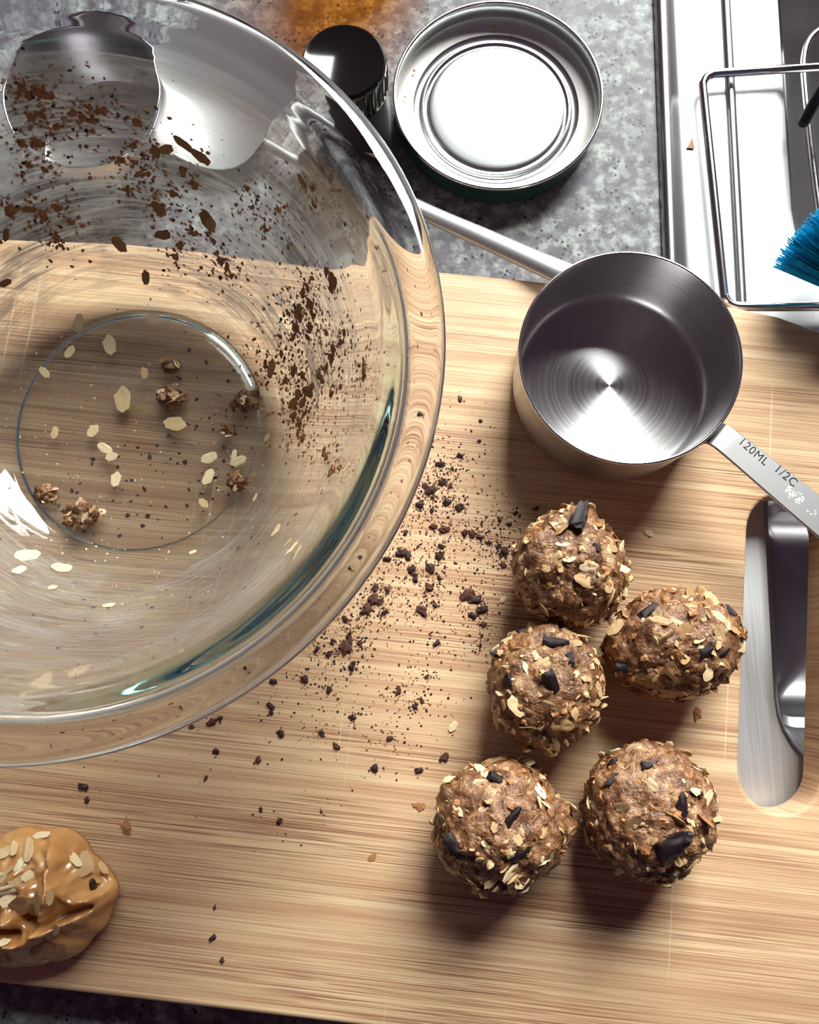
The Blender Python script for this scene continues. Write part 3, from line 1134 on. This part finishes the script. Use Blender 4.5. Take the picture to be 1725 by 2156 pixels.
def build_spoon():
    a = P(1225, 592, BT + .0052); b = P(1150, 560, BT + .0050); d = P(900, 448, .0150)
    e = d + (d - b) * .9; e.z = .0085
    g = d + (d - b) * 1.45; g.z = .0045
    root = empty('serving_spoon', Vector((d.x, d.y, 0)))
    put(root, 'long satin steel spoon handle running from behind the cup to under the bowl', 'spoon')
    o = root.location
    pth = spline([a, b, b.lerp(d, .5), d, e, g], 8)
    n = len(pth)
    rad = []
    for i in range(n):
        t = i / (n - 1)
        r = .0050 - .0024 * t
        if i < 5: r *= [.35, .72, .9, .97, 1][i]
        rad.append(r)
    v, f = tube([p - o for p in pth], rad, 20, .62)
    link('handle', mesh('handle', v, f, MT['satin'], True, 60), root)
    # spoon head
    dr = (g - e); dr.z = 0; dr.normalize(); sd = Vector((-dr.y, dr.x, 0))
    hc = g + dr * .030
    hc.z = 0
    v, f = [], []
    nr, na = 10, 48
    for lay, th in ((0, .0), (1, .0009)):
        for i in range(nr + 1):
            s = i / nr
            for k in range(na):
                aa = 2 * math.pi * k / na
                x = .033 * s * math.cos(aa); y = .023 * s * math.sin(aa) * (1 - .12 * math.cos(aa))
                z = .0008 + .0062 * s ** 2.2 + th
                v.append(hc + dr * x + sd * y + Vector((0, 0, z)) - o)
    L = (nr + 1) * na
    for lay in range(2):
        for i in range(nr):
            for k in range(na):
                l = (k + 1) % na
                f.append((lay * L + i * na + k, lay * L + i * na + l, lay * L + (i + 1) * na + l, lay * L + (i + 1) * na + k))
    for k in range(na):
        l = (k + 1) % na
        f.append((nr * na + k, nr * na + l, L + nr * na + l, L + nr * na + k))
    link('spoon_head', mesh('spoon_head', v, f, MT['satin'], True, 50), root)


build_spoon()


def build_small_cup():
    c = P(180, 185, .034); c.z = 0
    root = empty('steel_cup', c)
    put(root, 'small round steel cup seen through the far wall of the glass bowl', 'cup')
    Ro, zr, t = .0310, .034, .0007
    p = [(0, .001), (.026, .001), (.0290, .0022), (.0298, .005), (.0302, .015), (Ro - t, zr - .0006), (Ro - t / 2, zr), (Ro, zr - .0006), (.0309, .015), (.0305, .005), (.0292, .001), (.027, 0), (0, 0)]
    v, f = lathe(p, 96)
    link('cup_body', mesh('cup_body', v, f, MT['basin'], True, 50), root)
    v, f = lathe([(Ro - t / 2 + .0006 * math.cos(a), zr + .0006 * math.sin(a)) for a in [2 * math.pi * k / 10 for k in range(10)]], 96, closed=True)
    link('rolled_rim', mesh('rolled_rim', v, f, MT['rim']), root)


build_small_cup()


# ================================================================== wire rack, brush and dark utensil in the sink
def build_rack():
    z = .0068
    root = empty('dish_rack', P(1600, 400, .002))
    put(root, 'stainless wire dish rack resting on the sink edge', 'dish rack')
    o = root.location
    rad = .0018

    def wire(name, pts, r=rad, k=6):
        v, f = tube([Vector(p) - o for p in spline(pts, k)], r, 14)
        return link(name, mesh(name, v, f, MT['wire'], True, 60), root)

    def corner(a, c, b, r=.006, n=6):
        da = (a - c).normalized(); db = (b - c).normalized()
        p0, p1 = c + da * r, c + db * r
        return [p0.lerp(c, t).lerp(c.lerp(p1, t), t) for t in [i / n for i in range(n + 1)]]
    tl, bl = P(1478, 157, z), P(1528, 646, z)
    tr = P(2000, 122, z); br = P(2020, 640, z)
    loop = [tr] + [tr.lerp(P(1725, 141, z), .5), P(1600, 149, z)] + corner(tr, tl, bl, .0065) + [tl.lerp(bl, .3), tl.lerp(bl, .7)] + corner(tl, bl, br, .0065) + [P(1650, 646, z), P(1800, 644, z), br]
    wire('top_frame', loop, rad, 3)
    z2 = -.008
    wire('side_loop', [P(1790, 40, z2), P(1735, 58, z2), P(1704, 84, z2), P(1692, 125, z2), P(1694, 180, z2), P(1703, 270, z2), P(1716, 380, z2), P(1735, 520, z2), P(1748, 640, z2)], .0016)
    z3 = -.030
    wire('base_wire', [P(1830, 60, z3), P(1838, 350, z3), P(1850, 640, z3)], .0016)


build_rack()


def build_utensil():
    a = P(1687, 268, .004); b = P(1722, 205, .012); c = P(1790, 90, .03); d = P(1880, -60, .05)
    root = empty('black_utensil', a)
    put(root, 'black slender utensil handle poking over the inner wire of the rack', 'utensil')
    pth = spline([a, a.lerp(b, .4), b, c, d], 6)
    n = len(pth)
    rad = [.0024 * min(1, .35 + .3 * i) for i in range(n)]
    v, f = tube([p - a for p in pth], rad, 14)
    link('shaft', mesh('shaft', v, f, MT['darkrod']), root)
    v, f = ico(3, 1, .1, (.018, .026, .005), .8)
    h = link('utensil_head', mesh('utensil_head', [Vector(q) + (d - a) + Vector((.01, .014, .002)) for q in v], f, MT['darkrod']), root)


build_utensil()


def build_brush():
    hz = .040
    hc = P(1888, 552, hz)
    root = empty('dish_brush', Vector((hc.x, hc.y, .008)))
    put(root, 'dish brush with bright blue bristles lying at the sink rack', 'brush')
    o = root.location
    ax = (P(1660, 460, hz) - P(1790, 590, hz)); ax.z = 0; ax.normalize()      # bristle direction
    sd = Vector((-ax.y, ax.x, 0))
    # head: rounded block
    v, f = ico(4, 2, .02, (1, 1, 1), 1)
    vv = []
    for p in v:
        q = Vector([math.copysign(abs(t) ** .7, t) for t in p])
        vv.append(hc - o + ax * (q.x * .0085) + sd * (q.y * .027) + Vector((0, 0, q.z * .013)))
    link('brush_head', mesh('brush_head', vv, f, MT['brushhead']), root)
    hp = [hc - ax * .006, hc - ax * .03 + Vector((0, 0, .004)), hc - ax * .09 + Vector((0, 0, .012)), hc - ax * .17 + Vector((0, 0, .02))]
    v, f = tube([p - o for p in spline(hp, 6)], .0058, 16)
    link('handle', mesh('handle', v, f, MT['brushhead']), root)
    rnd = random.Random(6)
    rows = [(i, j) for i in range(-4, 5) for j in range(-2, 3)]
    for i, j in rows:
        b0 = hc + ax * .0070 + sd * (i * .0043) + Vector((0, 0, j * .0048))
        dirn = (ax + sd * (i * .05) + Vector((0, 0, j * .13))).normalized()
        Lb = .0238 + rnd.uniform(-.0012, .0012)
        v, f = [], []
        s1 = dirn.cross(Vector((0, 0, 1))).normalized(); s2 = s1.cross(dirn)
        for k in range(30):
            a = rnd.uniform(0, 6.28); q = math.sqrt(rnd.random()) * .0019
            off = s1 * (q * math.cos(a)) + s2 * (q * math.sin(a))
            p0 = b0 + off * .7
            tip = b0 + dirn * (Lb + rnd.uniform(-.0022, .0012)) + off * 1.45
            bb = len(v)
            for pp, r in ((p0, .00032), (p0.lerp(tip, .5), .00031), (tip, .00027)):
                for m in range(4):
                    a2 = math.pi / 2 * m
                    v.append(pp + s1 * (r * math.cos(a2)) + s2 * (r * math.sin(a2)) - o)
            for q2 in range(2):
                for m in range(4):
                    n_ = (m + 1) % 4
                    f.append((bb + q2 * 4 + m, bb + q2 * 4 + n_, bb + (q2 + 1) * 4 + n_, bb + (q2 + 1) * 4 + m))
            f.append((bb + 8, bb + 9, bb + 10, bb + 11))
        me = bpy.data.meshes.new('bristle_tuft')
        me.from_pydata([tuple(q) for q in v], [], f)
        link('bristle_tuft', me, root, MT['bristle'])


build_brush()

def build_amber():  # unseen jar, added to throw orange light on the worktop
    c = Vector((-.012, .322, 0))
    root = empty('amber_glow_jar', c)
    put(root, 'unseen short amber jar added past the top edge to cast an orange glow', 'jar')
    v, f = lathe([(0, 0), (.027, 0), (.0295, .002), (.030, .006), (.030, .040), (.028, .045), (.024, .048), (.024, .052)], 64)
    link('jar_body', mesh('jar_body', v, f, MT['amber'], True, 50), root)
    v, f = lathe([(.0255, .047), (.0258, .060), (.024, .062), (0, .062)], 64)
    link('jar_cap', mesh('jar_cap', v, f, MT['amber'], True, 50), root)


build_amber()

# ================================================================== crumbs on the board
CRUMBS = [(969, 958, 13), (927, 976, 16), (953, 986, 7), (907, 1030, 20), (897, 1022, 14), (933, 1014, 14), (948, 1022, 10), (912, 1046, 10), (941, 1056, 15), (885, 1062, 15), (969, 1067, 15), (910, 1074, 9), (912, 1108, 14), (936, 1113, 17), (854, 1121, 10),
          (980, 1121, 12), (995, 1123, 14), (1011, 1130, 12), (1031, 1142, 9), (930, 1150, 12), (927, 1169, 16), (846, 1164, 22), (860, 1172, 14), (815, 1177, 15), (868, 1199, 17), (907, 1195, 18), (875, 1216, 15), (925, 1216, 11), (790, 1236, 14),
          (904, 1236, 14), (816, 1242, 10), (787, 1263, 20), (801, 1266, 14), (774, 1283, 20), (810, 1289, 12), (764, 1289, 11), (985, 1250, 26), (1003, 1262, 22), (1015, 1283, 20), (995, 1296, 15), (889, 1285, 20), (917, 1275, 10), (1018, 1315, 11),
          (727, 1304, 12), (735, 1338, 12), (729, 1364, 24), (738, 1350, 14), (758, 1354, 10), (700, 1350, 9), (667, 1367, 14), (693, 1377, 12), (920, 1354, 15), (742, 1401, 15), (641, 1429, 14), (693, 1452, 13), (839, 1455, 12), (899, 1424, 9),
          (888, 1474, 11), (873, 1487, 10), (570, 1487, 17), (571, 1500, 11), (591, 1544, 15), (677, 1544, 11), (742, 1510, 12), (821, 1554, 12), (1063, 1160, 16), (1055, 1168, 10), (1073, 1104, 10), (1053, 1095, 9), (1086, 1080, 9), (1010, 928, 7), (576, 1435, 13),
          (447, 1519, 20), (464, 1512, 10), (544, 1601, 13), (709, 1571, 13), (936, 1594, 15), (883, 1622, 14), (789, 1618, 14), (589, 1729, 11), (549, 1705, 8), (676, 1709, 6), (454, 1583, 12), (433, 1639, 10), (452, 1912, 8),
          (448, 1975, 14), (468, 2023, 10), (175, 1657, 18), (182, 1684, 12), (970, 840, 9), (1012, 885, 7), (1275, 1360, 16), (1130, 1070, 10), (1095, 1085, 7), (1060, 1190, 12), (1012, 1360, 7), (1050, 1150, 10), (403, 1531, 9), (1370, 1128, 6)]
rnd = random.Random(21)
OWN = {(448, 1975): 'long dark chocolate crumb alone near the front edge of the board', (468, 2023): 'dark crumb lowest on the board, close to its front edge', (452, 1912): 'tiny dark crumb above the long crumb near the front of the board',
       (175, 1657): 'blocky chocolate crumb just below the bowl rim at the left', (182, 1684): 'small chocolate crumb below the blocky one at the left', (936, 1594): 'chocolate crumb alone between the pale oat flake and the lowest ball',
       (1275, 1360): 'jagged chocolate sliver between two oat balls left of the egg-shaped one', (970, 840): 'dark crumb between bowl rim and measuring cup, highest on the board', (1012, 885): 'tiny crumb left of the measuring cup', (1010, 928): 'small crumb left of the measuring cup, below the tiny one',
       (447, 1519): 'large round chocolate crumb touching the bowl rim at the lower left of the scatter', (1370, 1128): 'tiny dark crumb beside the pale flake beyond the egg-shaped ball', (589, 1729): 'round dark crumb on bare wood in the lower left middle of the board',
       (927, 976): 'blocky chocolate crumb right of the bowl rim at the top of the scatter', (969, 958): 'slim chocolate shaving topmost in the scatter beside the bowl', (985, 1250): 'broad flat chocolate flake at the right of the scatter, largest there', (846, 1164): 'wide matt chocolate crumb hugging the bowl rim mid-scatter'}


def zone_label(px, py):
    if (px, py) in OWN: return OWN[(px, py)], 'chocolate crumbs on the board'
    if px > 1040: return 'dark chocolate crumb close to the left side of the upper oat balls', 'crumbs by the upper oat balls'
    if py < 1150: return 'dark chocolate crumb in the upper scatter between bowl rim and measuring cup', 'crumbs in the upper scatter'
    if py < 1330: return 'dark chocolate crumb in the middle scatter between bowl rim and oat balls', 'crumbs in the middle scatter'
    if px < 620: return 'dark chocolate crumb below the near rim of the bowl', 'crumbs below the near rim of the bowl'
    return 'dark chocolate crumb in the thin lower scatter left of the lower balls', 'crumbs in the lower scatter'


PROF = []
for i, (px, py, s) in enumerate(CRUMBS):
    p = P(px, py, BT + .0006)
    k = s * 1.06 * (CAM.z - BT) / FPX
    o = link('chocolate_crumb', rnd.choice(CR))
    hgt = min(k * .55, .0016)
    o.location = (p.x, p.y, BT + hgt * .30)
    o.rotation_euler = (0, 0, rnd.uniform(0, 6.28))
    o.scale = (k * 1.15, k * rnd.uniform(.75, 1.2), hgt * 1.25)
    lb, gp = zone_label(px, py)
    put(o, lb, 'crumb', gp)

its, its2 = [], []
cl = [c for c in CRUMBS if 640 < c[0] < 1080 and 930 < c[1] < 1560]
for i in range(3800):
    c0 = rnd.choice(cl) if i % 5 else rnd.choice([c for c in CRUMBS if c[0] < 1090 and c[1] < 1750])
    sp = rnd.choice((10, 22, 45))
    x, y = c0[0] + rnd.gauss(0, sp), c0[1] + rnd.gauss(0, sp)
    if y > 1800 or x > 1140: continue
    p = P(x, y, BT)
    s = rnd.choice((2, 2.5, 3, 3.5, 4.5, 6)) * (CAM.z - BT) / FPX
    (its if i % 3 else its2).append((Vector((p.x, p.y, BT + .0001)), Vector((0, 0, 1)), (s, s * rnd.uniform(.6, 1.3), s * .6)))
for i in range(330):                 # crumbs that strayed under the bowl, seen through its bottom and side
    a = rnd.uniform(-2.6, 1.2); r = .043 * math.sqrt(rnd.random()) if i % 2 else rnd.uniform(.056, .10)
    s = rnd.choice((3, 4, 6, 8, 11)) * (CAM.z - BT) / FPX
    its.append((Vector((BC.x + r * math.cos(a), BC.y + r * math.sin(a), BT + .0001)), Vector((0, 0, 1)), (s, s * rnd.uniform(.6, 1.3), min(s * .5, .0008))))
put(link('chocolate_dust', stuff_mesh('chocolate_dust', its, MT['crumb'])), 'fine dark chocolate dust sprinkled over the middle of the board', 'crumbs', kind='stuff')
put(link('dough_dust', stuff_mesh('dough_dust', its2, MT['brown'])), 'fine reddish brown dough dust sprinkled over the middle of the board', 'crumbs', kind='stuff')

for px, py, s, lab in ((955, 1530, 24, 'pale oat flake lying alone left of the middle oat balls'), (1368, 1122, 20, 'pale oat flake on bare wood beyond the egg-shaped ball'), (1060, 1262, 16, 'brown-stained oat flake at the left foot of the topmost ball')):
    p = P(px, py, BT + .0008)
    k = s * 1.1 * (CAM.z - BT) / FPX
    o = link('oat_flake', FL['oatpale'][1])
    o.matrix_basis = frame(Vector((p.x, p.y, BT + k * .06)), Vector((.05, .05, 1)), rnd.uniform(0, 6), k)
    put(o, lab, 'oat flake')
for px, py, s, lab in ((265, 1741, 22, 'brown dough crumb beside the peanut butter dollop'), (1470, 1504, 18, 'small round brown dough crumb below the egg-shaped ball'), (883, 1698, 18, 'flat reddish brown dough smear left of the lowest ball'), (784, 1805, 13, 'thin brown dough sliver on bare wood in the lower middle')):
    p = P(px, py, BT + .0008)
    k = s * 1.1 * (CAM.z - BT) / FPX
    o = link('dough_crumb', rnd.choice(BR))
    o.location = (p.x, p.y, BT + k * .07)
    o.rotation_euler = (0, 0, rnd.uniform(0, 6.28))
    o.scale = (k * 1.2, k, k * (.7 if s > 20 or py == 1504 else .25))
    put(o, lab, 'crumb')

# ================================================================== residue inside the bowl
OATS = [(260, 843, 52, 95, 0), (370, 893, 48, -10, 0), (232, 728, 38, 100, 0), (148, 742, 28, 60, 0), (325, 673, 30, -20, 0), (305, 787, 24, 95, 0), (166, 680, 34, 70, 0), (197, 908, 28, 50, 0), (117, 912, 26, 80, 0),
        (222, 945, 34, -30, 0), (236, 962, 24, 20, 0), (245, 1010, 30, 80, 0), (442, 965, 36, 25, 0), (440, 1005, 36, 65, 0), (503, 972, 36, 20, 0), (494, 960, 26, 80, 0), (585, 1120, 40, 70, 0), (617, 1160, 46, 40, 0), (610, 1146, 24, 20, 0),
        (430, 1060, 24, -40, 0), (55, 1172, 48, 20, 0), (40, 1203, 30, 60, 0), (130, 1198, 40, 10, 0), (230, 1278, 26, 0, 0), (408, 1165, 18, 0, 0), (565, 922, 20, 60, 0), (682, 1077, 16, 0, 0), (95, 785, 26, -50, 0),
        (540, 1050, 20, 60, 0), (110, 1240, 18, 40, 0), (397, 1396, 12, 0, 0), (205, 1088, 30, 60, 1), (215, 1078, 20, 0, 0), (425, 328, 46, -20, 1), (388, 300, 44, -25, 1), (352, 312, 36, 30, 1), (436, 458, 38, 85, 1), (446, 470, 34, 70, 1), (252, 512, 36, -60, 1),
        (652, 826, 46, 60, 1), (705, 590, 48, 75, 1), (632, 655, 40, 60, 1), (772, 780, 42, 75, 1), (345, 493, 36, 10, 1), (308, 583, 30, 80, 1), (575, 775, 38, 65, 1), (700, 995, 40, 50, 1), (735, 985, 24, 20, 0), (12, 492, 26, 70, 1), (10, 595, 24, 20, 1), (690, 960, 26, 70, 1), (640, 380, 34, -50, 1)]
labs = {0: ('pale oat flake stuck in the bottom of the glass bowl', 'oat flakes in the bottom of the bowl'), 1: ('brown soaked oat flake stuck to the side of the glass bowl', 'oat flakes on the side of the bowl')}
OWNOAT = {(260, 843): 'long whole oat flake upright in the middle of the bowl bottom', (370, 893): 'plump oat flake below the dark clump in the bowl bottom', (425, 328): 'right-hand one of the large brown oat flakes high on the far bowl side',
          (388, 300): 'middle one of the large brown oat flakes high on the far bowl side', (352, 312): 'left-hand one of the large brown oat flakes high on the far bowl side', (772, 780): 'brown oat flake furthest right on the bowl side, near the rim', (652, 826): 'brown oat flake amid the thick crumbs on the right bowl side',
          (617, 1160): 'creased pale oat flake low on the near right bowl side', (585, 1120): 'pale oat flake just above the creased one on the near right bowl side', (55, 1172): 'large pale oat flake at the near left edge of the bowl bottom', (308, 583): 'dark brown flake on the far bowl side just above the bottom ring', (640, 380): 'amber oat flake alone high on the upper right bowl side',
          (232, 728): 'oat flake upright in the upper part of the bowl bottom', (325, 673): 'oat flake on the far edge of the bottom ring', (148, 742): 'oat flake at the upper left inside the bottom ring', (442, 965): 'upper of two oat flakes at the lower right of the bowl bottom', (440, 1005): 'lower of two oat flakes at the lower right of the bowl bottom'}
for px, py, s, a, wet in OATS:
    h = bowl_hit(px, py)
    if not h: continue
    p, n = h
    k = s * (p - CAM).length / FPX
    o = link('oat_flake', rnd.choice(FL['oatwet' if wet else 'oatpale']))
    o.matrix_basis = frame(p + n * .0007, n + Vector((rnd.gauss(0, .12), rnd.gauss(0, .12), 0)), R(a), (k, k * rnd.uniform(.85, 1.1), k))
    put(o, OWNOAT.get((px, py), labs[wet][0] if wet or p.z - BT < .0085 else 'pale oat flake stuck low on the near side of the glass bowl'), 'oat flake', labs[wet][1])

CLUMPS = [(362, 838, 52, 'dark oat clump in the middle of the bowl bottom'), (172, 1086, 64, 'largest oat clump at the near left of the bowl bottom'), (100, 1042, 40, 'brown oat clump left of the largest clump in the bowl'), (522, 848, 50, 'brown oat clump at the right edge of the bowl bottom'),
          (502, 1018, 40, 'narrow brown oat clump at the lower right of the bowl bottom'), (482, 905, 28, 'small brown oat clump right of the whole oat flake in the bowl'), (362, 772, 34, 'thin brown dough clump above the dark clump in the bowl')]
for i, (px, py, s, lab) in enumerate(CLUMPS):
    h = bowl_hit(px, py)
    p, n = h
    k = s * (p - CAM).length / FPX
    root = empty('oat_clump', p)
    put(root, lab, 'oat clump')
    v, f = ico(4, 80 + i, .55, (k * .5, k * .42, k * .30), 2.2)
    link('dough', mesh('dough', [Vector(q) + Vector((0, 0, k * .2)) for q in v], f, MT['dough']), root)
    tr = BVHTree.FromPolygons([Vector(q) + Vector((0, 0, k * .2)) for q in v], f)
    for j in range(4 if s < 45 else 7):
        d = Vector((rnd.gauss(0, 1), rnd.gauss(0, 1), rnd.uniform(.3, 1.4))).normalized()
        q = tr.ray_cast(Vector((0, 0, k * .2)) + d * .03, -d)
        if q[0] is None: continue
        o = link('oat_flake', rnd.choice(FL[rnd.choice(('oat', 'oatpale', 'oatwet'))]), root)
        sz = rnd.uniform(.0028, .0046)
        o.matrix_basis = frame(q[0], q[1], rnd.uniform(0, 6), sz, rnd.gauss(0, .4))

# dough crumbs clinging to the bowl side: the larger ones singly
BIG = [(45, 185, 20), (60, 200, 16), (80, 190, 22), (100, 200, 18), (65, 245, 16), (85, 240, 20), (150, 235, 14), (185, 222, 16), (195, 250, 18), (215, 232, 20), (80, 298, 22), (45, 300, 14), (120, 265, 14), (175, 245, 16), (290, 255, 18), (280, 305, 14), (285, 340, 12), (330, 318, 20),
       (385, 358, 22), (410, 388, 18), (310, 365, 16), (300, 352, 12), (255, 335, 14), (335, 435, 22), (338, 448, 14), (365, 405, 14), (450, 505, 14), (410, 490, 16), (380, 515, 18), (520, 395, 12), (535, 435, 10), (590, 440, 14), (600, 435, 8), (480, 560, 16), (465, 550, 14), (490, 580, 12), (370, 540, 14),
       (640, 615, 20), (655, 640, 22), (690, 570, 22), (700, 610, 18), (630, 665, 24), (625, 690, 18), (660, 660, 18), (655, 690, 20), (650, 710, 16), (620, 710, 14), (690, 700, 16), (705, 735, 22), (700, 755, 24), (690, 775, 20), (675, 790, 20), (620, 780, 22), (605, 800, 16), (640, 790, 16), (680, 800, 16),
       (630, 830, 20), (620, 850, 24), (640, 850, 20), (620, 875, 22), (632, 890, 20), (645, 870, 16), (660, 815, 18), (700, 830, 16), (720, 815, 14), (728, 700, 14), (720, 720, 14), (610, 660, 12), (595, 745, 14), (560, 770, 12), (570, 790, 12), (630, 910, 14), (640, 925, 14), (685, 950, 20), (690, 965, 14), (705, 990, 20),
       (720, 985, 14), (760, 770, 14), (770, 765, 16), (770, 795, 16), (25, 440, 22), (60, 440, 20), (90, 450, 18), (120, 435, 18), (150, 465, 14), (120, 500, 18), (270, 400, 12), (95, 355, 12), (60, 345, 12), (660, 395, 14), (665, 430, 14), (560, 480, 10), (610, 520, 10), (660, 585, 14), (650, 605, 16)]
for px, py, s in BIG:
    h = bowl_hit(px, py)
    if not h: continue
    p, n = h
    k = s * (p - CAM).length / FPX * 1.1
    o = link('dough_crumb', rnd.choice(BR))
    o.matrix_basis = frame(p + n * .0005, n, rnd.uniform(0, 6.28), (k, k * rnd.uniform(.7, 1.2), min(k, .0022)))
    where = 'far left' if px < 260 else ('far' if py < 480 and px < 560 else 'right')
    put(o, 'reddish brown dough crumb clinging to the %s side of the glass bowl' % where, 'crumb', 'dough crumbs on the %s side of the bowl' % where)
its, its2, its3 = [], [], []
for i in range(4200):
    c0 = rnd.choice(BIG)
    sp = rnd.choice((12, 25, 50))
    h = bowl_hit(c0[0] + rnd.gauss(0, sp), c0[1] + rnd.gauss(0, sp))
    if not h: continue
    s = rnd.choice((3, 3.5, 4.5, 6, 8, 10)) * (h[0] - CAM).length / FPX
    (its if i % 9 else its2).append((h[0] + h[1] * .0003 - BC, h[1], (s, s * rnd.uniform(.6, 1.2), s * .5)))
for i in range(500):
    a = rnd.uniform(0, 6.28); r = 250 * math.sqrt(rnd.random())
    x, y = 300 + 1.25 * r * math.cos(a), 960 + 1.3 * r * math.sin(a)
    h = bowl_hit(x, y)
    if not h: continue
    s = rnd.choice((2, 2.5, 3, 4, 5)) * (h[0] - CAM).length / FPX
    (its3 if i % 2 else its).append((h[0] + h[1] * .0003 - BC, h[1], (s, s, s * .5)))
for nm, q, m in (('dough_specks', its, 'brown'), ('chocolate_specks', its2, 'crumb'), ('flour_specks', its3, 'oatpale')):
    put(link(nm, stuff_mesh(nm, q, MT[m]), bowl), kind='stuff')
